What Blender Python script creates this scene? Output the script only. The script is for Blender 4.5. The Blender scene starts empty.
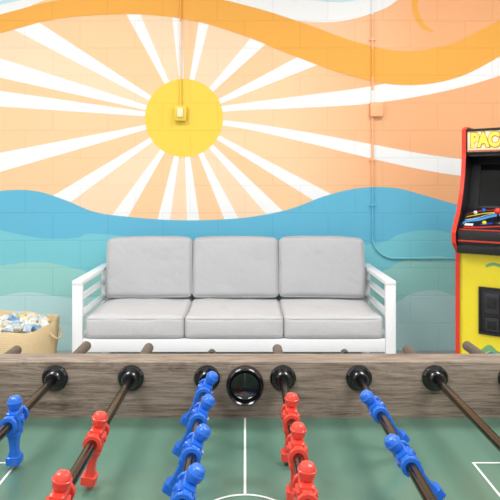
import bpy, bmesh, math, random
from mathutils import Vector, Matrix, noise
random.seed(4)
F=550.0; CH=1.22; VX=245.0; VY=183.0
def PX(px,Y): return (px-VX)*Y/F
def PZ(py,Y): return CH-(py-VY)*Y/F
COL=bpy.context.scene.collection

# ---------------------------------------------------------------- materials
def lin(c):
    o=[]
    for v in c:
        v=v/255.0
        o.append(v/12.92 if v<=0.04045 else ((v+0.055)/1.055)**2.4)
    return (o[0],o[1],o[2],1.0)
def base_mat(name):
    m=bpy.data.materials.new(name); m.use_nodes=True
    nt=m.node_tree; b=nt.nodes["Principled BSDF"]
    return m,nt,b
def mat(name,rgb,rough=0.5,metal=0.0,bump=0.0,bscale=60,var=0.04,emit=0,coat=0,spec=0.5):
    m,nt,b=base_mat(name)
    N=nt.nodes; L=nt.links
    tc=N.new("ShaderNodeTexCoord"); nz=N.new("ShaderNodeTexNoise")
    nz.inputs["Scale"].default_value=bscale; nz.inputs["Detail"].default_value=4
    L.new(tc.outputs["Object"],nz.inputs["Vector"])
    mx=N.new("ShaderNodeMix"); mx.data_type='RGBA'
    c=lin(rgb); d=tuple(v*(1-var*2) for v in c[:3])+(1,)
    mx.inputs[6].default_value=d; mx.inputs[7].default_value=c
    L.new(nz.outputs["Fac"],mx.inputs[0]); L.new(mx.outputs[2],b.inputs["Base Color"])
    b.inputs["Roughness"].default_value=rough; b.inputs["Metallic"].default_value=metal
    b.inputs["Specular IOR Level"].default_value=spec
    b.inputs["Coat Weight"].default_value=coat
    if emit:
        b.inputs["Emission Color"].default_value=c; b.inputs["Emission Strength"].default_value=emit
    if bump:
        bp=N.new("ShaderNodeBump"); bp.inputs["Strength"].default_value=bump; bp.inputs["Distance"].default_value=0.002
        L.new(nz.outputs["Fac"],bp.inputs["Height"]); L.new(bp.outputs[0],b.inputs["Normal"])
    return m
def paint_mat(name,rgb,rgb2=None,xa=0,xb=1):
    """mural paint on concrete block, optionally blended from one paint to another along the wall"""
    m,nt,b=base_mat(name); N=nt.nodes; L=nt.links
    g=N.new("ShaderNodeNewGeometry"); s=N.new("ShaderNodeSeparateXYZ"); c=N.new("ShaderNodeCombineXYZ")
    L.new(g.outputs["Position"],s.inputs[0]); L.new(s.outputs["X"],c.inputs["X"]); L.new(s.outputs["Z"],c.inputs["Y"])
    br=N.new("ShaderNodeTexBrick"); L.new(c.outputs[0],br.inputs["Vector"])
    br.inputs["Scale"].default_value=1; br.inputs["Brick Width"].default_value=0.4; br.inputs["Row Height"].default_value=0.2
    br.inputs["Mortar Size"].default_value=0.006; br.inputs["Mortar Smooth"].default_value=0.6
    W1=(1,1,1,1); br.inputs["Color1"].default_value=W1; br.inputs["Color2"].default_value=(0.984,0.984,0.984,1); br.inputs["Mortar"].default_value=(0.93,0.93,0.93,1)
    mu=N.new("ShaderNodeMix"); mu.data_type='RGBA'; mu.blend_type='MULTIPLY'; mu.inputs[0].default_value=1
    L.new(br.outputs["Color"],mu.inputs[7])
    if rgb2:
        mr=N.new("ShaderNodeMapRange"); mr.interpolation_type='SMOOTHSTEP'; mr.inputs[1].default_value=xa; mr.inputs[2].default_value=xb
        L.new(s.outputs["X"],mr.inputs[0])
        mx=N.new("ShaderNodeMix"); mx.data_type='RGBA'; mx.inputs[6].default_value=lin(rgb); mx.inputs[7].default_value=lin(rgb2)
        L.new(mr.outputs[0],mx.inputs[0]); L.new(mx.outputs[2],mu.inputs[6])
    else: mu.inputs[6].default_value=lin(rgb)
    L.new(mu.outputs[2],b.inputs["Base Color"])
    nz=N.new("ShaderNodeTexNoise"); nz.inputs["Scale"].default_value=60; nz.inputs["Detail"].default_value=6
    L.new(g.outputs["Position"],nz.inputs["Vector"])
    b1=N.new("ShaderNodeBump"); b1.invert=True; b1.inputs["Strength"].default_value=0.3; b1.inputs["Distance"].default_value=0.004
    L.new(br.outputs["Fac"],b1.inputs["Height"])
    b2=N.new("ShaderNodeBump"); b2.inputs["Strength"].default_value=0.4; b2.inputs["Distance"].default_value=0.003
    L.new(nz.outputs["Fac"],b2.inputs["Height"]); L.new(b1.outputs[0],b2.inputs["Normal"]); L.new(b2.outputs[0],b.inputs["Normal"])
    b.inputs["Roughness"].default_value=0.75; b.inputs["Specular IOR Level"].default_value=0.25
    return m
def wood_mat(name,stops,vertical=False,scale=1.0,knots=False):
    m,nt,b=base_mat(name); N=nt.nodes; L=nt.links
    tc=N.new("ShaderNodeTexCoord"); mp=N.new("ShaderNodeMapping")
    mp.inputs["Scale"].default_value=(2.8*scale,34*scale,34*scale) if not vertical else (34*scale,34*scale,2.8*scale)
    L.new(tc.outputs["Object"],mp.inputs["Vector"])
    warp=mp.outputs[0]; kn=None
    if knots:
        mp3=N.new("ShaderNodeMapping"); mp3.inputs["Scale"].default_value=(4.2,15,15); mp3.inputs["Location"].default_value=(0.45,0.2,0.25)
        L.new(tc.outputs["Object"],mp3.inputs["Vector"])
        nd=N.new("ShaderNodeTexNoise"); nd.inputs["Scale"].default_value=3.0; nd.inputs["Detail"].default_value=3
        L.new(mp3.outputs[0],nd.inputs["Vector"])
        va=N.new("ShaderNodeVectorMath"); va.operation='MULTIPLY_ADD'; va.inputs[1].default_value=(0.35,0.35,0.35)
        L.new(nd.outputs["Color"],va.inputs[0]); L.new(mp3.outputs[0],va.inputs[2])
        vo=N.new("ShaderNodeTexVoronoi"); vo.inputs["Scale"].default_value=0.8
        L.new(va.outputs[0],vo.inputs["Vector"])
        mr=N.new("ShaderNodeMapRange"); mr.inputs[1].default_value=0.03; mr.inputs[2].default_value=0.15; mr.inputs[3].default_value=-0.10; mr.inputs[4].default_value=0.0
        L.new(vo.outputs["Distance"],mr.inputs[0]); kn=mr.outputs[0]
        mr2=N.new("ShaderNodeMapRange"); mr2.inputs[1].default_value=0.0; mr2.inputs[2].default_value=0.45; mr2.inputs[3].default_value=1.2; mr2.inputs[4].default_value=0.0
        L.new(vo.outputs["Distance"],mr2.inputs[0])
        cx=N.new("ShaderNodeCombineXYZ"); L.new(mr2.outputs[0],cx.inputs["Y"]); L.new(mr2.outputs[0],cx.inputs["Z"])
        vb=N.new("ShaderNodeVectorMath"); vb.operation='ADD'; L.new(mp.outputs[0],vb.inputs[0]); L.new(cx.outputs[0],vb.inputs[1]); warp=vb.outputs[0]
    n1=N.new("ShaderNodeTexNoise"); n1.inputs["Scale"].default_value=2.6; n1.inputs["Detail"].default_value=14; n1.inputs["Roughness"].default_value=0.74; n1.inputs["Distortion"].default_value=0.5
    L.new(warp,n1.inputs["Vector"])
    mp2=N.new("ShaderNodeMapping"); mp2.inputs["Scale"].default_value=(7,180,180) if not vertical else (180,180,7)
    L.new(tc.outputs["Object"],mp2.inputs["Vector"])
    n2=N.new("ShaderNodeTexNoise"); n2.inputs["Scale"].default_value=2.0; n2.inputs["Detail"].default_value=5; n2.inputs["Roughness"].default_value=0.8
    L.new(mp2.outputs[0],n2.inputs["Vector"])
    ad=N.new("ShaderNodeMix"); ad.inputs[0].default_value=0.5
    L.new(n1.outputs["Fac"],ad.inputs[2]); L.new(n2.outputs["Fac"],ad.inputs[3])
    fac=ad.outputs[0]
    if kn is not None:
        mth=N.new("ShaderNodeMath"); mth.operation='ADD'; L.new(fac,mth.inputs[0]); L.new(kn,mth.inputs[1]); fac=mth.outputs[0]
    cr=N.new("ShaderNodeValToRGB"); e=cr.color_ramp.elements
    e[0].position=stops[0][0]; e[0].color=lin(stops[0][1]); e[1].position=stops[-1][0]; e[1].color=lin(stops[-1][1])
    for p,c in stops[1:-1]:
        x=e.new(p); x.color=lin(c)
    L.new(fac,cr.inputs[0]); L.new(cr.outputs[0],b.inputs["Base Color"])
    bp=N.new("ShaderNodeBump"); bp.inputs["Strength"].default_value=0.2; bp.inputs["Distance"].default_value=0.001
    L.new(fac,bp.inputs["Height"]); L.new(bp.outputs[0],b.inputs["Normal"])
    b.inputs["Roughness"].default_value=0.6; b.inputs["Specular IOR Level"].default_value=0.3
    return m
def weave_mat(name,a,c):
    m,nt,b=base_mat(name); N=nt.nodes; L=nt.links
    tc=N.new("ShaderNodeTexCoord")
    w=N.new("ShaderNodeTexWave"); w.bands_direction='Z'; w.inputs["Scale"].default_value=30; w.inputs["Distortion"].default_value=2.5; w.inputs["Detail Scale"].default_value=6
    L.new(tc.outputs["Object"],w.inputs["Vector"])
    mx=N.new("ShaderNodeMix"); mx.data_type='RGBA'; mx.inputs[6].default_value=lin(a); mx.inputs[7].default_value=lin(c)
    L.new(w.outputs["Fac"],mx.inputs[0]); L.new(mx.outputs[2],b.inputs["Base Color"])
    bp=N.new("ShaderNodeBump"); bp.inputs["Strength"].default_value=0.3; bp.inputs["Distance"].default_value=0.003
    L.new(w.outputs["Fac"],bp.inputs["Height"]); L.new(bp.outputs[0],b.inputs["Normal"]); b.inputs["Roughness"].default_value=0.8
    return m
def fabric_mat(name,rgb):
    m,nt,b=base_mat(name); N=nt.nodes; L=nt.links
    tc=N.new("ShaderNodeTexCoord")
    n1=N.new("ShaderNodeTexNoise"); n1.inputs["Scale"].default_value=200; n1.inputs["Detail"].default_value=3
    n2=N.new("ShaderNodeTexNoise"); n2.inputs["Scale"].default_value=5; n2.inputs["Detail"].default_value=2; n2.inputs["Distortion"].default_value=1.0
    L.new(tc.outputs["Object"],n1.inputs["Vector"]); L.new(tc.outputs["Object"],n2.inputs["Vector"])
    mx=N.new("ShaderNodeMix"); mx.data_type='RGBA'; c=lin(rgb); mx.inputs[6].default_value=tuple(v*0.83 for v in c[:3])+(1,); mx.inputs[7].default_value=tuple(min(1,v*1.15) for v in c[:3])+(1,)
    L.new(n1.outputs["Fac"],mx.inputs[0]); L.new(mx.outputs[2],b.inputs["Base Color"])
    b1=N.new("ShaderNodeBump"); b1.inputs["Strength"].default_value=0.3; b1.inputs["Distance"].default_value=0.001; L.new(n1.outputs["Fac"],b1.inputs["Height"])
    b2=N.new("ShaderNodeBump"); b2.inputs["Strength"].default_value=0.30; b2.inputs["Distance"].default_value=0.03; L.new(n2.outputs["Fac"],b2.inputs["Height"]); L.new(b1.outputs[0],b2.inputs["Normal"])
    L.new(b2.outputs[0],b.inputs["Normal"]); b.inputs["Roughness"].default_value=0.95; b.inputs["Specular IOR Level"].default_value=0.12
    return m

# ---------------------------------------------------------------- mesh helpers
def finish(name,bm,mats,parent=None,loc=(0,0,0),rot=(0,0,0),smooth=True,angle=35):
    bmesh.ops.recalc_face_normals(bm,faces=bm.faces)
    me=bpy.data.meshes.new(name); bm.to_mesh(me); bm.free()
    if not isinstance(mats,(list,tuple)): mats=[mats]
    for m in mats: me.materials.append(m)
    if smooth:
        for p in me.polygons: p.use_smooth=True
        me.set_sharp_from_angle(angle=math.radians(angle))
    o=bpy.data.objects.new(name,me); COL.objects.link(o)
    if parent: o.parent=parent
    o.location=loc; o.rotation_euler=rot
    return o
def empty(name,loc,rot=(0,0,0)):
    o=bpy.data.objects.new(name,None); COL.objects.link(o); o.location=loc; o.rotation_euler=rot; o.empty_display_size=0.1
    return o
def tag(o,label,cat,group=None):
    o["label"]=label; o["category"]=cat
    if group: o["group"]=group
def box(bm,x0,x1,y0,y1,z0,z1,bev=0.0,mi=0,M=None,seg=2):
    g=bmesh.ops.create_cube(bm,size=1.0); vs=g["verts"]
    for v in vs:
        v.co=Vector(((x0+x1)/2+v.co.x*(x1-x0),(y0+y1)/2+v.co.y*(y1-y0),(z0+z1)/2+v.co.z*(z1-z0)))
    fs=set(f for v in vs for f in v.link_faces)
    if bev:
        es=list(set(e for v in vs for e in v.link_edges))
        r=bmesh.ops.bevel(bm,geom=es,offset=bev,segments=seg,affect='EDGES',profile=0.5)
        fs=set(r["faces"])|set(f for f in fs if f.is_valid)
        vs=list(set(v for f in fs for v in f.verts))
    for f in fs: f.material_index=mi
    if M is not None:
        for v in vs: v.co=M@v.co
    return vs
def lathe(bm,prof,axis='Z',seg=32,c=(0,0,0),mi=0,cap=True):
    """prof: list (r,h)"""
    rings=[]
    for r,h in prof:
        ring=[]
        for i in range(seg):
            a=2*math.pi*i/seg; x=r*math.cos(a); y=r*math.sin(a)
            p={'Z':(x,y,h),'Y':(x,h,y),'X':(h,x,y)}[axis]
            ring.append(bm.verts.new(Vector(p)+Vector(c)))
        rings.append(ring)
    for a,b in zip(rings,rings[1:]):
        for i in range(seg):
            f=bm.faces.new((a[i],a[(i+1)%seg],b[(i+1)%seg],b[i])); f.material_index=mi
    if cap:
        for r in (rings[0],rings[-1]):
            f=bm.faces.new(r); f.material_index=mi
def catmull(pts,n=12):
    out=[]
    P=[pts[0]]+list(pts)+[pts[-1]]
    for i in range(1,len(P)-2):
        for k in range(n):
            t=k/n; o=[]
            for d in range(len(pts[0])):
                a,b,c,e=P[i-1][d],P[i][d],P[i+1][d],P[i+2][d]
                o.append(0.5*((2*b)+(-a+c)*t+(2*a-5*b+4*c-e)*t*t+(-a+3*b-3*c+e)*t**3))
            out.append(tuple(o))
    out.append(tuple(pts[-1])); return out
def tube(bm,pts,r,seg=12,mi=None,closed=False):
    pts=[Vector(p) for p in pts]; n=len(pts); rings=[]
    up=Vector((0.13,0.97,0.21))
    for i,p in enumerate(pts):
        if closed: t=(pts[(i+1)%n]-pts[i-1]).normalized()
        else: t=(pts[min(i+1,n-1)]-pts[max(i-1,0)]).normalized()
        s=t.cross(up)
        if s.length<1e-3: s=t.cross(Vector((1,0,0)))
        s.normalize(); u=s.cross(t).normalized(); up=u if u.length>0 else up
        rings.append([bm.verts.new(p+s*r*math.cos(2*math.pi*k/seg)+u*r*math.sin(2*math.pi*k/seg)) for k in range(seg)])
    m=n if closed else n-1
    for i in range(m):
        a,b=rings[i],rings[(i+1)%n]
        for k in range(seg):
            f=bm.faces.new((a[k],a[(k+1)%seg],b[(k+1)%seg],b[k]))
            if mi: f.material_index=mi((pts[i]+pts[(i+1)%n])/2)
    if not closed:
        bm.faces.new(rings[0]); bm.faces.new(rings[-1])

# ---------------------------------------------------------------- room
WY=4.0; XL,XR=-2.9,3.2; CZ=3.2; YB=-3.0
wallp=mat("plain_wall_paint",(240,240,238),0.8,bump=0.2)
PAL={}
for k,c in dict(peach=(253,208,162),cream=(254,219,184),salmon=(252,190,142),white=(247,247,246),sun=(244,211,84),gold=(247,178,82),
     blue=(106,189,219),teal=(128,207,219),mint=(158,217,211),pale=(192,229,230),deep=(252,188,138),aqua=(206,233,240)).items():
    PAL[k]=paint_mat("mural_"+k,c)
PAL['grad']=paint_mat("mural_peach_blend",(254,214,170),(250,184,134),PX(250,WY),PX(420,WY))
PAL['gradtop']=paint_mat("mural_upper_blend",(254,210,168),(250,182,130),PX(290,WY),PX(450,WY))
keys=list(PAL.keys()); IDX={k:i for i,k in enumerate(keys)}
bm=bmesh.new()
def W(px,py,layer):
    x=PX(px,WY); z=PZ(py,WY)
    x=min(max(x,XL),XR); z=min(max(z,0.0),CZ)
    return (x,WY-0.0004*layer,z)
def strip(top,bot,layer,key):
    a=[bm.verts.new(W(x,y,layer)) for x,y in top]; b=[bm.verts.new(W(x,y,layer)) for x,y in bot]
    for i in range(len(a)-1):
        try:
            f=bm.faces.new((a[i],a[i+1],b[i+1],b[i])); f.material_index=IDX[key]
        except ValueError: pass
def ribbon(pts,layer,key,n=10):
    P=catmull(pts,n); t=[];b=[]
    for i,(x,y,w) in enumerate(P):
        q=P[min(i+1,len(P)-1)]; p=P[max(i-1,0)]
        dx,dy=q[0]-p[0],q[1]-p[1]; l=math.hypot(dx,dy) or 1
        t.append((x+dy/l*w,y-dx/l*w)); b.append((x-dy/l*w,y+dx/l*w))
    strip(t,b,layer,key)
def below(pts,layer,key,bot=352):
    P=catmull(pts,10); strip(P,[(x,bot) for x,y in P],layer,key)
def above(pts,layer,key,top=-90):
    P=catmull(pts,10); strip([(x,top) for x,y in P],P,layer,key)
box(bm,XL-0.1,XR+0.1,WY,WY+0.15,0,CZ,mi=IDX['peach'])
SX,SY=184,118
rays=[(-140,30,16),(-140,84,13),(-140,196,16),(38,215,9),(108,235,8.5),(158,250,8),(196,250,8),(246,250,8.5),(305,245,9.5),(372,226,9.5),
      (690,232,0),(690,62,0),(360,36,11),(282,16,10),(217,-40,8.5),(172,-60,8.5),(112,-30,9),(0,10,11)]
seccol=['peach','peach','peach','cream','peach','cream','peach','cream','peach','grad','grad','grad','peach','cream','peach','cream','peach','cream']
for i,(x,y,w) in enumerate(rays):
    x2,y2,_=rays[(i+1)%len(rays)]
    strip([(SX,SY),(x,y)],[(SX,SY+0.02),(x2,y2)],1,seccol[i])
for x,y,w in rays:
    if w==0: continue
    dx,dy=x-SX,y-SY; l=math.hypot(dx,dy); ux,uy=dx/l,dy/l; nx,ny=-uy,ux
    a=(SX+ux*30,SY+uy*30)
    strip([(a[0]+nx*2.0,a[1]+ny*2.0),(x+nx*w,y+ny*w)],[(a[0]-nx*2.0,a[1]-ny*2.0),(x-nx*w,y-ny*w)],3,'white')
# the two gently curved rays that sweep to the right
ribbon([(200,112,2),(240,107,3.5),(300,102,6),(370,95,8.5),(440,82,10),(500,64,11),(580,32,12),(700,-30,13)],3,'white')
ribbon([(200,121,2),(240,125,3),(300,136,5),(370,151,7),(430,163,8),(500,172,9),(600,182,10),(700,190,11)],3,'white')
c=[bm.verts.new(W(SX+39*math.cos(a*math.pi/36),SY+39*math.sin(a*math.pi/36),4)) for a in range(72)]
f=bm.faces.new(c); f.material_index=IDX['sun']
above([(-160,70),(0,27),(50,13),(100,6),(150,5),(200,12),(250,25),(300,42),(350,60),(400,70),(450,65),(500,38),(560,10),(700,-40)],5,'gradtop')
above([(-160,60),(0,16),(40,2),(80,-12),(180,-16),(215,4),(240,11),(290,20),(335,22),(370,14),(395,2),(410,-20),(430,-80)],6,'white')
above([(-160,38),(0,5),(30,-4),(60,-18),(180,-30),(240,-16),(275,-6),(310,0),(345,2),(370,-6),(390,-24),(400,-80)],7,'aqua')
ribbon([(-160,66,9),(0,24,9),(50,11,9),(100,5,10),(150,4,11),(200,9,13),(250,22,15),(300,40,17),(350,58,17),(400,68,17),(450,62,17),(500,38,16),(560,5,15),(700,-50,14)],8,'gold')
ribbon([(440,-70,3),(422,-20,3),(415,0,3),(416,14,3),(423,26,2.4),(433,32,0.8)],8,'gold')
# water
below([(-160,225),(-60,200),(0,191),(35,191),(65,200),(95,212),(130,217),(170,220),(210,220),(250,217),(290,209),(325,196),(360,188),(395,188),(430,197),(460,205),(520,215),(700,190)],9,'blue')
below([(-160,235),(-40,222),(0,230),(40,238),(75,238),(105,234),(250,250),(370,244),(400,234),(430,230),(460,236),(540,262),(700,240)],10,'teal')
below([(-160,300),(-30,275),(0,266),(40,262),(75,268),(110,276),(250,290),(370,274),(400,262),(430,256),(460,260),(560,290),(700,280)],11,'mint')
below([(-160,310),(-30,304),(0,296),(30,292),(70,298),(120,298),(250,310),(380,305),(410,294),(435,290),(460,296),(560,310),(700,310)],12,'pale')
bmesh.ops.recalc_face_normals(bm,faces=bm.faces)
me=bpy.data.meshes.new("wall_back"); bm.to_mesh(me); bm.free()
for k in keys: me.materials.append(PAL[k])
wb=bpy.data.objects.new("wall_back",me); COL.objects.link(wb); wb["kind"]="structure"
def struct(name,m,*b):
    bm=bmesh.new(); box(bm,*b); o=finish(name,bm,m,smooth=False); o["kind"]="structure"; return o
struct("wall_left",wallp,XL-0.1,XL,YB,WY,0,CZ)
struct("wall_right",wallp,XR,XR+0.1,YB,WY,0,CZ)
struct("floor",mat("concrete_floor",(180,178,175),0.35,bump=0.1,bscale=8,var=0.1),XL-0.1,XR+0.1,YB,WY+0.15,-0.1,0)
struct("ceiling",wallp,XL-0.1,XR+0.1,YB,WY+0.15,CZ,CZ+0.1)

# conduits and wall devices
def cond_mi(p):
    py=VY+(CH-p.z)*F/WY
    px=VX+p.x*F/WY
    if px<250: return IDX['sun'] if py>78 else (IDX['gold'] if py<20 else IDX['cream'])
    if py<14: return IDX['white']
    if py<47: return IDX['gradtop']
    if py<80: return IDX['gold']
    if py<88: return IDX['grad']
    if py<104: return IDX['white']
    if py<188: return IDX['grad']
    if py<240: return IDX['blue']
    return IDX['teal']
allm=[PAL[k] for k in keys]
def tube_obj(name,pts,r,parent):
    bm=bmesh.new(); O=parent.location
    tube(bm,pts,r,10,cond_mi)
    for v in bm.verts: v.co-=O
    return finish(name,bm,allm,parent)
e=empty("electrical_conduit",(PX(181,WY),WY,0)); tag(e,"thin painted wall conduit leading down to a small strobe","conduit")
tube_obj("pipe",[(PX(181,WY),WY-0.014,CZ-0.01-0.05*i) for i in range(0,28)]+[(PX(181,WY),WY-0.014,PZ(110,WY))],0.007,e)
bm=bmesh.new(); z0=PZ(114,WY); box(bm,-0.045,0.045,-0.045,-0.006,z0-0.055,z0+0.055,0.008); finish("strobe_housing",bm,mat("yellow_strobe_plastic",(246,208,70),0.4),e)
bm=bmesh.new(); box(bm,-0.022,0.022,-0.062,-0.043,z0-0.03,z0+0.038,0.008); finish("strobe_lens",bm,mat("strobe_lens_plastic",(250,240,190),0.15),e)
e=empty("electrical_conduit",(PX(372,WY),WY,0)); tag(e,"painted wall conduit with a bend and small junction box","conduit")
x0=PX(372,WY); zb=PZ(236,WY); zc=PZ(258,WY)
pts=[(x0,WY-0.014,CZ-0.01-0.05*i) for i in range(90) if CZ-0.01-0.05*i>zb+0.02]
rr=0.16
for i in range(13):
    a=math.pi/2*i/12; pts.append((x0+rr*(1-math.cos(a)),WY-0.014,zc+rr-rr*math.sin(a)))
pts+=[(x0+rr+0.15*i,WY-0.014,zc) for i in range(1,14)]
tube_obj("pipe",pts,0.008,e)
bm=bmesh.new(); zz=PZ(110,WY); xx=PX(376,WY)-x0; box(bm,xx-0.048,xx+0.048,-0.038,-0.006,zz-0.052,zz+0.052,0.006); finish("junction_box",bm,PAL['grad'],e)
for py in (40,160,205):
    bm=bmesh.new(); zz=PZ(py,WY); box(bm,-0.020,0.020,-0.025,-0.006,zz-0.007,zz+0.007,0.003); finish("pipe_strap",bm,PAL['gradtop' if py==40 else ('grad' if py<188 else 'blue')],e)

# unseen ceiling panels with area lamps, added to light the room softly
lp=mat("added_light_diffuser",(255,255,252),0.6,emit=2.5)
fr=mat("fixture_white_metal",(235,235,235),0.4)
for i,(lx,ly) in enumerate([(-1.4,2.1),(1.4,2.1),(-1.4,-0.4),(1.4,-0.4)]):
    e=empty("added_ceiling_light",(lx,ly,CZ)); tag(e,"flat white rectangular ceiling panel, unseen, added to light the room","light","added ceiling panel lights")
    bm=bmesh.new(); box(bm,-0.62,0.62,-0.32,0.32,-0.04,-0.001,0.005); finish("frame",bm,fr,e)
    bm=bmesh.new(); box(bm,-0.59,0.59,-0.29,0.29,-0.046,-0.040); finish("diffuser",bm,lp,e)
    ld=bpy.data.lights.new("added_panel_lamp",'AREA'); ld.shape='RECTANGLE'; ld.size=1.18; ld.size_y=0.58; ld.energy=39; ld.color=(0.98,0.99,1.0)
    lo=bpy.data.objects.new("added_panel_lamp",ld); COL.objects.link(lo); lo.location=(lx,ly,CZ-0.06)

# ---------------------------------------------------------------- sofa
white=mat("white_powder_coat",(244,245,247),0.35,var=0.01)
SXc=-0.064; sofa=empty("sofa",(SXc,3.5,0)); tag(sofa,"white metal framed three-seat lounge sofa frame with open arms","sofa")
hw=0.943; yf=-0.30; yb=0.40; AW=0.060
for s in (-1,1):
    x0,x1=min(s*hw,s*(hw-AW)),max(s*hw,s*(hw-AW))
    bm=bmesh.new()
    box(bm,x0,x1,yf,yf+0.03,0,0.6249,0.004)
    box(bm,x0,x1,yb-0.04,yb,0,0.6249,0.004)
    box(bm,x0-0.001,x1+0.001,yf-0.001,yb+0.001,0.625,0.65,0.004)
    finish("arm",bm,white,sofa)
    for zz0 in (0.54,0.44):
        bm=bmesh.new(); Mx=Matrix.Translation(((x0+x1)/2,0,zz0))
        box(bm,-0.025,0.025,yf+0.031,yb-0.041,-0.006,0.006,0.002,M=Mx); finish("arm_slat",bm,white,sofa)
    bm=bmesh.new(); box(bm,x0+0.006,x1-0.006,yf+0.031,yb-0.041,0.24,0.30,0.004); finish("side_rail",bm,white,sofa)
bm=bmesh.new()
box(bm,-hw+AW+.001,hw-AW-.001,yf+0.002,yf+0.03,0.235,0.312,0.004)
box(bm,-hw+AW+.001,hw-AW-.001,yb-0.04,yb,0.235,0.312,0.004)
for i in range(9):
    x=-0.8+i*0.2; box(bm,x-0.03,x+0.03,yf+0.03,yb-0.04,0.28,0.308,0.003)
finish("seat_frame",bm,white,sofa)
bm=bmesh.new()
box(bm,-hw+AW+.002,hw-AW-.002,yb-0.04,yb,0.66,0.71,0.004); box(bm,-hw+AW+.002,hw-AW-.002,yb-0.04,yb,0.45,0.49,0.004)
for i in range(7):
    x=-0.78+i*0.26; box(bm,x-0.018,x+0.018,yb-0.03,yb-0.01,0.31,0.67,0.003)
finish("back_frame",bm,white,sofa)
fab_s=fabric_mat("light_grey_seat_fabric",(202,202,203)); fab_b=fabric_mat("grey_back_fabric",(190,190,192)); pipm=fabric_mat("grey_piping",(200,200,202))
def cushion(name,w,d,h,r,bt,bf,M,seed,fm,sag=0.0):
    bm=bmesh.new(); n=32
    g=bmesh.ops.create_cube(bm,size=2.0); bmesh.ops.subdivide_edges(bm,edges=bm.edges,cuts=n,use_grid_fill=True)
    hx,hy,hz=w/2,d/2,h/2
    rnd=random.Random(seed)
    cre=[(rnd.uniform(-0.8,0.8),rnd.uniform(-0.6,0.6),rnd.uniform(0,math.pi),rnd.uniform(0.15,0.4)) for _ in range(6)]
    for v in bm.verts:
        u,vv,q=[math.copysign(1-(1-abs(c))**1.6,c) if abs(c)>0 else 0 for c in v.co]
        u,vv,q=[0.5*(a+b) for a,b in zip((u,vv,q),v.co)]
        p=Vector((u*hx,vv*hy,q*hz))
        ins=Vector((max(-hx+r,min(hx-r,p.x)),max(-hy+r,min(hy-r,p.y)),max(-hz+r,min(hz-r,p.z))))
        dlt=p-ins
        if dlt.length>1e-6: p=ins+dlt.normalized()*r
        bx=max(0,1-u*u);by=max(0,1-vv*vv);bz=max(0,1-q*q)
        t2=vv if d>h else q
        dent=0
        for cx,cy,ca,cl in cre:
            dx,dy=u-cx,t2-cy; al=dx*math.cos(ca)+dy*math.sin(ca); ac=-dx*math.sin(ca)+dy*math.cos(ca)
            dent-=0.0035*math.exp(-(al/cl)**2-(ac/0.07)**2)
        if d>h:
            p.z+=math.copysign(1,q)*bt*(bx**0.5)*(by**0.5)*abs(q)*(1 if q>0 else 0.1)
            p.y+=vv*bf*bz*bx**0.4
            if q>0: p.z+=dent*q
        else:
            p.y+=vv*(bt*(bx**0.5)*(bz**0.5)+dent)
            p.z+=q*bf*by*(bx**0.4)
            p.z-= sag*(abs(u)**4)*(1 if q>0 else 0)*q*0.6
        nn=noise.noise(Vector((p.x*6+seed*3.1,p.y*6,p.z*6)))*0.008+noise.noise(Vector((p.x*14+seed,p.y*14,p.z*14)))*0.0025
        p+=Vector((0,0,nn if q>-0.5 else 0)) if d>h else Vector((0,nn,nn*0.5))
        v.co=p
    e=empty(name,M.translation); e.rotation_euler=M.to_euler()
    finish("cover",bm,fm,e,angle=180)
    bm=bmesh.new()
    for s in (-1,1):
        L=[]
        rr=r*1.15
        a,b=(hx,hy) if d>h else (hx,hz)
        off=(hz if d>h else hy)-r*0.36
        for cx,cy,a0 in ((a-rr,b-rr,0),(-a+rr,b-rr,90),(-a+rr,-b+rr,180),(a-rr,-b+rr,270)):
            for k in range(7):
                t=math.radians(a0+15*k); L.append((cx+rr*0.90*math.cos(t),cy+rr*0.90*math.sin(t)))
        D=[]
        for i in range(len(L)):
            p,q=L[i],L[(i+1)%len(L)]; m=max(1,int(math.hypot(q[0]-p[0],q[1]-p[1])/0.03))
            for k in range(m): D.append((p[0]+(q[0]-p[0])*k/m,p[1]+(q[1]-p[1])*k/m))
        P=[]
        for x,y in D:
            if d>h:
                ff=bf*(1-(x/hx)**2)**0.4*0.35 if abs(x)<hx else 0
                P.append((x,y+math.copysign(ff,y) if abs(y)>hy*0.85 else y,s*off))
            else:
                zz=y
                if y>hz*0.8: zz=y-sag*(abs(x/hx)**4)*0.6+bf*0.8*max(0,1-(x/hx)**2)**0.4*0.45
                P.append((x,s*off,zz))
        tube(bm,P,0.0022,6,closed=True)
    finish("piping",bm,pipm,e)
    return e
cw=1.742/3
for i in range(3):
    x=SXc+(-1+i)*cw
    M=Matrix.Translation((x,3.5-0.015,0.376))
    e=cushion("seat_cushion",cw-0.001,0.57,0.126,0.026,0.012,0.008,M,i,fab_s)
    tag(e,"light grey fabric seat cushion with piping on the white sofa","cushion","seat cushions of the sofa")
for i in range(3):
    x=SXc+(-1+i)*cw
    M=Matrix.Translation((x,3.5+0.248,0.647))@Matrix.Rotation(math.radians(-12),4,'X')@Matrix.Rotation(math.radians((-0.5,0,0.6)[i]),4,'Y')
    e=cushion("back_cushion",cw-0.001,0.13,0.405,0.032,0.020,0.008,M,i+5,fab_b,sag=0.022)
    tag(e,"grey fabric back cushion with piping leaning on the sofa frame","cushion","back cushions of the sofa")

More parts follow.
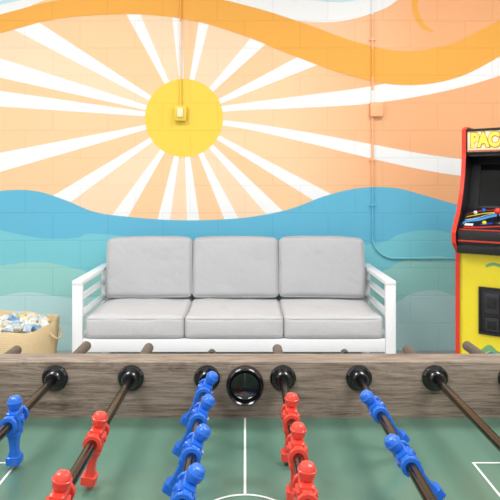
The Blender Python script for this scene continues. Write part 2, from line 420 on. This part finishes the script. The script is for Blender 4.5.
# ---------------------------------------------------------------- basket
bx,by=-1.370,3.25
bk=empty("basket",(bx,by,0)); tag(bk,"soft round tan woven basket filled with small wrapped packets","basket")
wv=weave_mat("tan_woven_fibre",(220,192,144),(236,212,168))
bm=bmesh.new(); lathe(bm,[(0.02,0.012),(0.19,0.0),(0.215,0.03),(0.238,0.16),(0.250,0.30),(0.254,0.398),(0.251,0.404),(0.246,0.400),(0.240,0.30),(0.227,0.16),(0.205,0.04),(0.02,0.03)],seg=96,cap=False)
for v in bm.verts:
    a=math.atan2(v.co.y,v.co.x); k=max(0,v.co.z/0.404)
    v.co.z+=0.014*k*math.sin(3*a+1)+0.004*k*math.sin(9*a); g_=1+0.022*k*math.sin(5*a)+0.010*k*math.sin(11*a+v.co.z*9); v.co.x*=g_; v.co.y*=g_
finish("body",bm,wv,bk,angle=60)
for s in (-1,1):
    bm=bmesh.new(); tube(bm,catmull([(s*0.245,-0.07,0.35),(s*0.27,-0.055,0.32),(s*0.275,0,0.305),(s*0.27,0.055,0.32),(s*0.245,0.07,0.35)],6),0.006,8); finish("handle",bm,wv,bk)
pm=[mat("packet_"+n,c,0.3,bump=0.3,bscale=25) for n,c in (("white",(238,238,234)),("blue",(120,166,206)),("cream",(230,224,208)),("yellow",(236,214,140)),("pale_blue",(196,214,228)))]
names=["white","blue","cream","yellow","pale blue"]
bm=bmesh.new(); lathe(bm,[(0.001,0.362),(0.12,0.364),(0.2,0.357),(0.220,0.33),(0.19,0.06),(0.001,0.05)],seg=48,cap=False)
for v in bm.verts:
    if v.co.z>0.34: v.co.z+=noise.noise(v.co*14)*0.01
o=finish("packet_pile",bm,pm[2],None,(bx,by,0)); tag(o,"pile of pale packets filling the woven basket","packets"); o["kind"]="stuff"
k=0
pos=[(-0.18+0.058*i+(0.028 if j%2 else 0),-0.19+0.055*j) for j in range(8) for i in range(7)]
for x,y in pos:
    if math.hypot(x,y)>0.205: continue
    ci=(0,2,4,0,1,3,0,2,4,0,2)[k%11]
    bm=bmesh.new(); bmesh.ops.create_cube(bm,size=2.0); bmesh.ops.subdivide_edges(bm,edges=bm.edges,cuts=9,use_grid_fill=True)
    for v in bm.verts:
        u,w,q=v.co
        t=max(0,1-abs(u)**4)**0.6*max(0,1-abs(w)**4)**0.6
        v.co=Vector((u*0.032,w*0.023,q*0.011*t+0.0012*q))+Vector((0,0,noise.noise(Vector((u*3.5+k,w*3.5,0)))*0.012+noise.noise(Vector((u*7+k,w*7,q)))*0.005))
    o=finish("packet",bm,pm[ci],None,(bx+x,by+y,0.382+0.010*(1-(math.hypot(x,y)/0.205)**2)+0.006*(k%3)),(random.uniform(-.6,.6),random.uniform(-.6,.6),random.uniform(0,3)),angle=50)
    tag(o,names[ci]+" crinkled wrapped packet lying in the woven basket","packet","packets in the basket")
    k+=1

# ---------------------------------------------------------------- arcade cabinet
A=math.radians(-36)
cab=empty("arcade_cabinet",(1.683,3.364,0),(0,0,A)); tag(cab,"yellow upright arcade cabinet with black panels and red edge trim","arcade machine")
blk=mat("black_laminate",(22,22,24),0.35); red=mat("red_edge_trim",(224,58,36),0.35); yel=mat("yellow_print",(248,228,48),0.4)
W2=0.245
prof=[(0,0),(-0.50,0),(-0.50,0.835),(-0.53,0.86),(-0.575,0.89),(-0.58,0.945),(-0.545,0.99),(-0.49,1.05),(-0.43,1.15),(-0.385,1.27),(-0.365,1.39),(-0.365,1.53),(-0.32,1.545),(0,1.545)]
for s in (-1,1):
    bm=bmesh.new(); a=s*W2; b=s*(W2-0.018)
    v0=[bm.verts.new((a,y,z)) for y,z in prof]; v1=[bm.verts.new((b,y,z)) for y,z in prof]
    bm.faces.new(v0); bm.faces.new(v1[::-1]); n=len(prof)
    for i in range(n): bm.faces.new((v0[i],v0[(i+1)%n],v1[(i+1)%n],v1[i]))
    finish("side_panel",bm,[blk],cab,smooth=False)
    bm=bmesh.new()
    fp=prof[1:]
    rings=[]
    for i,(y,z) in enumerate(fp):
        q=fp[min(i+1,len(fp)-1)]; pz=fp[max(i-1,0)]
        t=Vector((q[0]-pz[0],q[1]-pz[1])).normalized(); nrm=Vector((-t.y,t.x))
        yo,zo=y+nrm.x*0.005,z+nrm.y*0.005
        xc=s*(W2-0.009)
        rings.append([bm.verts.new((xc-0.0115,y,z)),bm.verts.new((xc-0.0115,yo,zo)),bm.verts.new((xc+0.0115,yo,zo)),bm.verts.new((xc+0.0115,y,z))])
    for r1,r2 in zip(rings,rings[1:]):
        for k in range(4): bm.faces.new((r1[k],r1[(k+1)%4],r2[(k+1)%4],r2[k]))
    bm.faces.new(rings[0]); bm.faces.new(rings[-1])
    finish("edge_trim",bm,red,cab,smooth=False)
I=W2-0.018
bm=bmesh.new(); box(bm,-I,I,-0.02,-0.002,0.02,1.53); box(bm,-I,I,-0.34,-0.02,1.515,1.535); box(bm,-I,I,-0.47,-0.02,0.0,0.04); finish("body",bm,blk,cab,smooth=False)
bm=bmesh.new(); box(bm,-I,I,-0.49,-0.475,0.04,0.832,0.0); finish("front_panel",bm,yel,cab,smooth=False)
bm=bmesh.new(); box(bm,-I,I,-0.555,-0.47,0.832,0.885,0.004); finish("lower_band",bm,blk,cab)
cd=empty("coin_door",(0,-0.49,0.52)); cd.parent=cab
bm=bmesh.new()
box(bm,-0.125,0.125,-0.010,-0.001,-0.13,0.13,0.004)
for b_ in ((-0.125,0.125,-0.016,-0.009,0.118,0.13),(-0.125,0.125,-0.016,-0.009,-0.13,-0.118),(-0.125,-0.113,-0.016,-0.009,-0.118,0.118),(0.113,0.125,-0.016,-0.009,-0.118,0.118)): box(bm,*b_,0.002)
finish("door_plate",bm,blk,cd)
gm=mat("dark_grey_metal",(66,66,70),0.3,0.6); slotm=mat("coin_slot_dark",(8,8,9),0.6)
for s in (-1,1):
    bm=bmesh.new(); box(bm,s*0.055-0.038,s*0.055+0.038,-0.022,-0.010,-0.01,0.10,0.006); finish("coin_slot_housing",bm,gm,cd)
    bm=bmesh.new(); box(bm,s*0.055-0.024,s*0.055+0.024,-0.026,-0.0215,0.02,0.08,0.003); finish("coin_button",bm,blk,cd)
    bm=bmesh.new(); box(bm,s*0.055-0.002,s*0.055+0.002,-0.0275,-0.0255,0.03,0.07); finish("coin_slot",bm,gm,cd)
    bm=bmesh.new(); box(bm,s*0.055-0.034,s*0.055+0.034,-0.018,-0.010,-0.105,-0.035,0.004); finish("return_cup",bm,gm,cd)
    bm=bmesh.new(); box(bm,s*0.055-0.024,s*0.055+0.024,-0.020,-0.0175,-0.095,-0.05,0.001); finish("return_flap",bm,slotm,cd)
bm=bmesh.new(); lathe(bm,[(0.008,-0.010),(0.008,-0.018),(0.006,-0.020)],axis='Y',seg=16,c=(0,0,-0.02)); finish("door_lock",bm,gm,cd)
def text_mesh(s,size,name,m,parent,loc,rot,depth=0.002,bold=0.0,sx=1.0,shear=0.0):
    cu=bpy.data.curves.new(name,'FONT'); cu.body=s; cu.size=size; cu.extrude=depth; cu.align_x='CENTER'; cu.align_y='CENTER'; cu.offset=bold; cu.shear=shear
    t=bpy.data.objects.new(name+"_tmp",cu); COL.objects.link(t)
    dg=bpy.context.evaluated_depsgraph_get(); me=bpy.data.meshes.new_from_object(t.evaluated_get(dg)); bpy.data.objects.remove(t)
    me.materials.clear(); me.materials.append(m)
    o=bpy.data.objects.new(name,me); COL.objects.link(o); o.parent=parent; o.location=loc; o.rotation_euler=rot; o.scale=(sx,1,1)
    return o
blu=mat("blue_print",(60,130,170),0.4); wht=mat("white_print",(245,245,240),0.4); grn=mat("green_print",(120,176,120),0.4)
def front_wave(name,pts,w,m,y):
    P=catmull(pts,6); bm=bmesh.new(); a_=[bm.verts.new((x,y,z)) for x,z in P]; b_=[bm.verts.new((x,y,z+w)) for x,z in P]
    for i in range(len(a_)-1): bm.faces.new((a_[i],a_[i+1],b_[i+1],b_[i]))
    finish(name,bm,m,cab,smooth=False)
front_wave("front_graphic",[(-0.12,0.26),(-0.07,0.30),(-0.02,0.27),(0.04,0.31),(0.12,0.27)],0.035,grn,-0.4912)
front_wave("front_graphic_accent",[(-0.11,0.25),(-0.06,0.285),(-0.01,0.255),(0.05,0.295),(0.11,0.255)],0.014,blu,-0.4918)
front_wave("front_upper_graphic",[(-0.09,0.755),(-0.05,0.770),(0.0,0.760),(0.05,0.772),(0.09,0.757)],0.016,grn,-0.4912)
mq=empty("marquee",(0,-0.345,1.46)); mq.parent=cab
bm=bmesh.new(); box(bm,-I,I,-0.008,0.02,-0.065,0.065,0.002); finish("marquee_panel",bm,mat("marquee_cream",(248,238,190),0.3,emit=0.15),mq)
bm=bmesh.new()
for b_ in ((-I,I,-0.014,-0.006,0.059,0.066),(-I,I,-0.014,-0.006,-0.066,-0.059),(-I,-I+0.007,-0.014,-0.006,-0.059,0.059),(I-0.007,I,-0.014,-0.006,-0.059,0.059)): box(bm,*b_)
finish("marquee_frame",bm,blk,mq,smooth=False)
bm=bmesh.new(); box(bm,-I+0.01,I-0.01,-0.0088,-0.0078,-0.057,-0.050); finish("marquee_stripe",bm,red,mq,smooth=False)
text_mesh("PAC-MAN",0.108,"lettering_outline",mat("dark_orange_print",(176,60,30),0.4),mq,(-0.020,-0.0095,0.004),(math.pi/2,0,0),0.001,0.010,0.76,0.0)
text_mesh("PAC-MAN",0.108,"lettering",mat("pale_yellow_letter_print",(252,230,84),0.4,emit=0.1),mq,(-0.020,-0.012,0.004),(math.pi/2,0,0),0.001,0.006,0.76,0.0)
bm=bmesh.new(); box(bm,-I,I,-0.34,-0.10,1.375,1.39); finish("speaker_panel",bm,blk,cab,smooth=False)
bz=empty("monitor",(0,-0.25,1.21),(math.radians(-16),0,0)); bz.parent=cab
bm=bmesh.new()
for b_ in ((-I,I,0,0.02,0.13,0.18),(-I,I,0,0.02,-0.18,-0.13),(-I,-I+0.05,0,0.02,-0.13,0.13),(I-0.05,I,0,0.02,-0.13,0.13)): box(bm,*b_)
finish("bezel",bm,blk,bz,smooth=False)
bm=bmesh.new(); box(bm,-I+0.05,I-0.05,0.008,0.014,-0.13,0.13); finish("screen",bm,mat("dark_glass",(12,12,16),0.05),bz,smooth=False)
cp=empty("control_panel",(0,-0.475,0.995),(math.radians(27),0,0)); cp.parent=cab
bm=bmesh.new(); box(bm,-I,I,-0.085,0.18,-0.02,0.0,0.002); finish("deck",bm,mat("deck_black_print",(28,28,38),0.3),cp)
bm=bmesh.new(); box(bm,-I,I,-0.565,-0.555,0.885,0.957,0.002); finish("deck_front",bm,blk,cab)
bm=bmesh.new(); box(bm,-I+0.01,I-0.01,-0.567,-0.5645,0.90,0.907); finish("deck_front_stripe",bm,red,cab,smooth=False)
bm=bmesh.new(); box(bm,-I+0.01,I-0.01,-0.075,-0.067,0.0,0.0012); finish("deck_stripe",bm,red,cp,smooth=False)
def swoosh(name,pts,w,m,z):
    P=catmull(pts,6); bm=bmesh.new(); a_=[bm.verts.new((x,y,z)) for x,y in P]; b_=[bm.verts.new((x,y+w,z)) for x,y in P]
    for i in range(len(a_)-1): bm.faces.new((a_[i],a_[i+1],b_[i+1],b_[i]))
    finish(name,bm,m,cp)
lb=mat("light_blue_print",(80,150,210),0.4)
swoosh("deck_blue_graphic",[(-0.215,-0.02),(-0.19,0.01),(-0.13,0.03),(-0.08,0.07),(-0.02,0.09),(0.08,0.08),(0.21,0.11)],0.03,lb,0.001)
swoosh("deck_yellow_graphic",[(-0.21,0.06),(-0.16,0.09),(-0.10,0.115),(0.0,0.13),(0.2,0.135)],0.008,yel,0.0016)
swoosh("deck_red_graphic",[(-0.20,-0.055),(-0.10,-0.045),(0.0,-0.03),(0.2,-0.04)],0.010,red,0.0016)
swoosh("deck_second_red_graphic",[(-0.21,0.09),(-0.17,0.125),(-0.10,0.145),(0.0,0.155),(0.2,0.16)],0.008,red,0.0017)
swoosh("deck_second_blue_graphic",[(-0.12,-0.02),(-0.06,0.0),(0.02,0.03),(0.10,0.01),(0.2,0.04)],0.016,mat("deep_blue_print",(36,70,170),0.4),0.0013)
swoosh("deck_white_graphic",[(-0.21,0.03),(-0.15,0.055),(-0.08,0.11),(0.0,0.12),(0.2,0.12)],0.005,wht,0.0018)
bm=bmesh.new(); box(bm,-0.20,-0.155,-0.03,-0.008,0.002,0.003); finish("instruction_card",bm,wht,cp,smooth=False)
bm=bmesh.new(); lathe(bm,[(0.028,0),(0.028,0.004),(0.02,0.01),(0.006,0.012),(0.006,0.06)]); finish("joystick_shaft",bm,blk,cp,(-0.03,0.02,0.001))
bm=bmesh.new(); bmesh.ops.create_uvsphere(bm,u_segments=24,v_segments=16,radius=0.018); finish("joystick_ball",bm,red,cp,(-0.03,0.02,0.07))
for i,(x,y,m) in enumerate(((-0.17,0.11,wht),(-0.13,0.14,mat("blue_button",(50,120,220),0.3)),(-0.10,0.0,yel),(0.06,0.02,red),(0.12,0.04,yel),(0.0,0.12,wht))):
    bm=bmesh.new(); lathe(bm,[(0.011,0),(0.011,0.006),(0.009,0.007),(0.009,0.011),(0.006,0.012)]); finish("button",bm,m,cp,(x,y,0.002))

# ---------------------------------------------------------------- foosball table
TY=0.747; D=1.087
tb=empty("foosball_table",(0,TY,0)); tag(tb,"grey wood-grain foosball table with green playfield and steel rods","foosball table")
wood=wood_mat("grey_brown_wood",[(0.34,(78,65,55)),(0.43,(116,101,88)),(0.50,(144,128,113)),(0.62,(172,157,142))],knots=True)
hy=D-TY; T=0.056; ZT=0.866; EX=0.62
for s in (-1,1):
    bm=bmesh.new(); y0,y1=(hy,hy+T) if s>0 else (-hy-T,-hy)
    box(bm,-EX-T,EX+T,y0,y1,0.62,ZT,0.0025)
    finish("side_rail",bm,wood,tb)
    bm=bmesh.new(); x0,x1=(EX,EX+T) if s>0 else (-EX-T,-EX)
    box(bm,x0,x1,-hy,hy,0.62,ZT,0.0025); finish("end_rail",bm,wood,tb)
field=mat("green_playfield",(96,131,113),0.25,bscale=4,var=0.02)
pf=empty("playfield",(0,0,0.756)); pf.parent=tb
bm=bmesh.new(); box(bm,-EX,EX,-hy,hy,-0.02,0.0); finish("field_board",bm,field,pf,smooth=False)
linem=mat("white_line_print",(238,242,238),0.3)
def ringm(bm,r,w,c=(0,0),z=0.0006,a0=0,a1=360):
    n=96; A0=math.radians(a0); A1=math.radians(a1); v=[]
    for i in range(n+1):
        a=A0+(A1-A0)*i/n
        v.append((bm.verts.new((c[0]+(r-w)*math.cos(a),c[1]+(r-w)*math.sin(a),z)),bm.verts.new((c[0]+(r+w)*math.cos(a),c[1]+(r+w)*math.sin(a),z))))
    for p,q in zip(v,v[1:]): bm.faces.new((p[0],p[1],q[1],q[0]))
def rect(bm,x0,x1,y0,y1,z=0.0006): bm.faces.new([bm.verts.new(p) for p in ((x0,y0,z),(x1,y0,z),(x1,y1,z),(x0,y1,z))])
lw=0.0020
bm=bmesh.new(); ringm(bm,0.071,lw); finish("centre_circle_line",bm,linem,pf,smooth=False)
for s in (-1,1):
    bm=bmesh.new(); rect(bm,-lw,lw,min(s*0.071,s*(hy-0.002)),max(s*0.071,s*(hy-0.002))); finish("halfway_line",bm,linem,pf,smooth=False)
    X=0.378; xi=s*X; xo=s*(EX-0.002)
    bm=bmesh.new(); z=0.0006
    o1=[(xo,0.164+lw),(xi-s*lw,0.164+lw),(xi-s*lw,-0.164-lw),(xo,-0.164-lw)]
    i1=[(xo,0.164-lw),(xi+s*lw,0.164-lw),(xi+s*lw,-0.164+lw),(xo,-0.164+lw)]
    va=[bm.verts.new((x,y,z)) for x,y in o1]; vb=[bm.verts.new((x,y,z)) for x,y in i1]
    for i in range(3): bm.faces.new((va[i],va[i+1],vb[i+1],vb[i]))
    finish("penalty_box_line",bm,linem,pf,smooth=False)
bm=bmesh.new(); box(bm,-EX-0.03,EX+0.03,-hy-0.03,hy+0.03,0.60,0.62); finish("underside_panel",bm,wood,tb,smooth=False)
legw=wood_mat("leg_wood",[(0.36,(76,62,52)),(0.5,(142,126,110)),(0.62,(176,162,146))],True)
for sx in (-1,1):
    for sy in (-1,1):
        bm=bmesh.new(); cx,cy=sx*(EX-0.03),sy*(hy-0.03)
        box(bm,cx-0.05,cx+0.05,cy-0.05,cy+0.05,0.02,0.60,0.004)
        finish("leg",bm,legw,tb)
        bm=bmesh.new(); lathe(bm,[(0.025,0),(0.03,0.004),(0.03,0.012),(0.01,0.014),(0.01,0.02)],c=(cx,cy,0)); finish("leveler_foot",bm,blk,tb)
bl=mat("black_plastic",(18,18,19),0.2,coat=0.5)
bl2=mat("grey_rubber",(60,58,56),0.5)
cupg=mat("cup_black_gloss",(14,14,15),0.15,coat=0.6)
for s in (1,-1):
    ec=empty("ball_entry",(0,s*hy,0.823),(0,0,0 if s>0 else math.pi)); ec.parent=tb
    bm=bmesh.new()
    lathe(bm,[(0.0370,0.0),(0.0370,-0.012),(0.0358,-0.018),(0.0335,-0.021),(0.0312,-0.019),(0.0295,-0.012)],axis='Y',seg=56,cap=False)
    finish("ring",bm,bl,ec)
    bm=bmesh.new()
    # hollow bowl curving inwards to a dark floor
    pr=[(0.0297,-0.0125)]
    for k in range(1,10):
        a=k/9*math.pi/2; pr.append((0.0292*math.cos(a)+0.0004,-0.0125+0.0117*math.sin(a)))
    lathe(bm,pr,axis='Y',seg=48,cap=False)
    finish("cup",bm,cupg,ec,angle=60)
steel=mat("rod_steel",(92,86,82),0.2,1.0,var=0.02)
grip=wood_mat("handle_grip_wood",[(0.3,(70,60,52)),(0.5,(100,88,78)),(0.66,(126,114,102))])
bluep=mat("blue_player_plastic",(36,112,220),0.32,var=0.01,coat=0.2); redp=mat("red_player_plastic",(238,74,58),0.32,var=0.01,coat=0.2)
def player_mesh(m):
    bm=bmesh.new()
    secs=[(-0.0710,0.0102,0.0092),(-0.0700,0.0114,0.0112),(-0.0580,0.0114,0.0112),(-0.0572,0.0090,0.0074),(-0.0460,0.0082,0.0058),(-0.0340,0.0098,0.0066),(-0.0240,0.0106,0.0082),
          (-0.0236,0.0124,0.0104),(-0.0182,0.0124,0.0104),(-0.0178,0.0108,0.0090),(-0.0135,0.0110,0.0096),(-0.0129,0.0116,0.0126),(0.0054,0.0120,0.0126),(0.0060,0.0116,0.0096),(0.0080,0.0148,0.0096),
          (0.0144,0.0148,0.0092),(0.0160,0.0112,0.0080),(0.0165,0.0058,0.0056),(0.0190,0.0056,0.0054)]
    seg=20; rings=[]
    for z,wy,wx in secs:
        ring=[]; ex=0.32
        for i in range(seg):
            a=2*math.pi*(i+0.5)/seg; c,s=math.cos(a),math.sin(a)
            ring.append(bm.verts.new((wx*math.copysign(abs(c)**ex,c),wy*math.copysign(abs(s)**ex,s),z)))
        rings.append(ring)
    for a,b in zip(rings,rings[1:]):
        for i in range(seg): bm.faces.new((a[i],a[(i+1)%seg],b[(i+1)%seg],b[i]))
    bm.faces.new(rings[0]); bm.faces.new(rings[-1])
    lathe(bm,[(0.0050,0.0175),(0.0090,0.0188),(0.0106,0.0215),(0.0110,0.0255),(0.0110,0.0270),(0.0121,0.0276),(0.0121,0.0296),(0.0110,0.0302),(0.0100,0.0342),(0.0080,0.0368),(0.0050,0.0380),(0.0008,0.0384)],seg=16)
    for s in (-1,1):
        a,b=(0.0135,0.0190) if s>0 else (-0.0190,-0.0135)
        box(bm,-0.0066,0.0066,a,b,-0.0140,0.0125,0.0014,seg=1)
    for s in (-1,1):
        pr=[(0.0085,0.0196),(0.0132,0.0200),(0.0138,0.0210),(0.0138,0.0256),(0.0132,0.0266),(0.0085,0.0270)]
        lathe(bm,[(r,s*h) for r,h in pr],axis='Y',seg=12)
    lathe(bm,[(0.0050,-0.0150),(0.0050,0.0150)],axis='X',seg=8)
    bmesh.ops.recalc_face_normals(bm,faces=bm.faces)
    me=bpy.data.meshes.new("player_figure"); bm.to_mesh(me); bm.free(); me.materials.append(m)
    for p in me.polygons: p.use_smooth=True
    me.set_sharp_from_angle(angle=math.radians(28))
    return me
MB=player_mesh(bluep); MR=player_mesh(redp)
ZR=0.835
rods=[(1.265,'r',[0.747],0,True),
      (1.300,'b',[0.895,0.72],0,False),
      (1.285,'r',[0.834,0.662,0.49],10,True),
      (1.245,'b',[1.02,0.908,0.796,0.684,0.572],30,False),
      (1.275,'r',[0.907,0.795,0.683,0.571,0.459],4,True),
      (1.245,'b',[0.935,0.77,0.605],-40,False),
      (1.27,'r',[0.70,0.53],0,True),
      (1.300,'b',[0.747],0,False)]
for i,(fe,team,ys,tilt,hfar) in enumerate(rods):
    x=-0.525+0.15*i
    ro=empty("rod",(x,0,ZR)); ro.parent=tb
    fy=fe-TY
    thick=i in (0,1,2,4,6,7)
    bm=bmesh.new(); lathe(bm,[(0.0079,-0.50),(0.0079,fy-0.004),(0.007,fy)],axis='Y',seg=24); finish("rod_shaft",bm,steel,ro)
    if thick:
        bm=bmesh.new(); lathe(bm,[(0.009,D-TY+T+0.06),(0.0112,D-TY+T+0.065),(0.0112,fy+0.001),(0.009,fy+0.006)],axis='Y',seg=24); finish("handle_grip",bm,grip,ro)
    else:
        bm=bmesh.new(); lathe(bm,[(0.0088,fy-0.02),(0.0088,fy+0.002),(0.007,fy+0.005)],axis='Y',seg=24); finish("rod_end_cap",bm,bl2,ro)
    for s in (1,-1):
        bm=bmesh.new(); lathe(bm,[(0.0255,0.0),(0.0255,-0.004),(0.022,-0.008),(0.017,-0.009),(0.016,-0.016),(0.013,-0.020),(0.0081,-0.020),(0.0081,0.0)],axis='Y',seg=36,cap=False)
        finish("rod_bearing",bm,bl,ro,(0,s*hy,0),(0,0,0 if s>0 else math.pi))
    for y in ys:
        o=bpy.data.objects.new("player_figure",MB if team=='b' else MR); COL.objects.link(o); o.parent=ro
        o.location=(0,y-TY,0); o.rotation_euler=(0,math.radians(tilt),0)
        o["label"]=("blue" if team=='b' else "red")+" plastic player figure on a steel rod"

# ---------------------------------------------------------------- world, camera
w=bpy.data.worlds.new("World"); bpy.context.scene.world=w; w.use_nodes=True
bg=w.node_tree.nodes["Background"]; bg.inputs[0].default_value=(0.96,0.98,1,1); bg.inputs[1].default_value=1.03
cam=bpy.data.cameras.new("camera"); co=bpy.data.objects.new("camera",cam); COL.objects.link(co)
co.location=(0,0,CH); co.rotation_euler=(math.pi/2,0,0)
cam.sensor_width=36; cam.lens=36*F/500; cam.shift_x=0.01; cam.shift_y=-0.134; cam.clip_start=0.02
cam.dof.use_dof=True; cam.dof.focus_distance=1.1; cam.dof.aperture_fstop=18
bpy.context.scene.camera=co
bpy.context.scene.view_settings.view_transform='Standard'
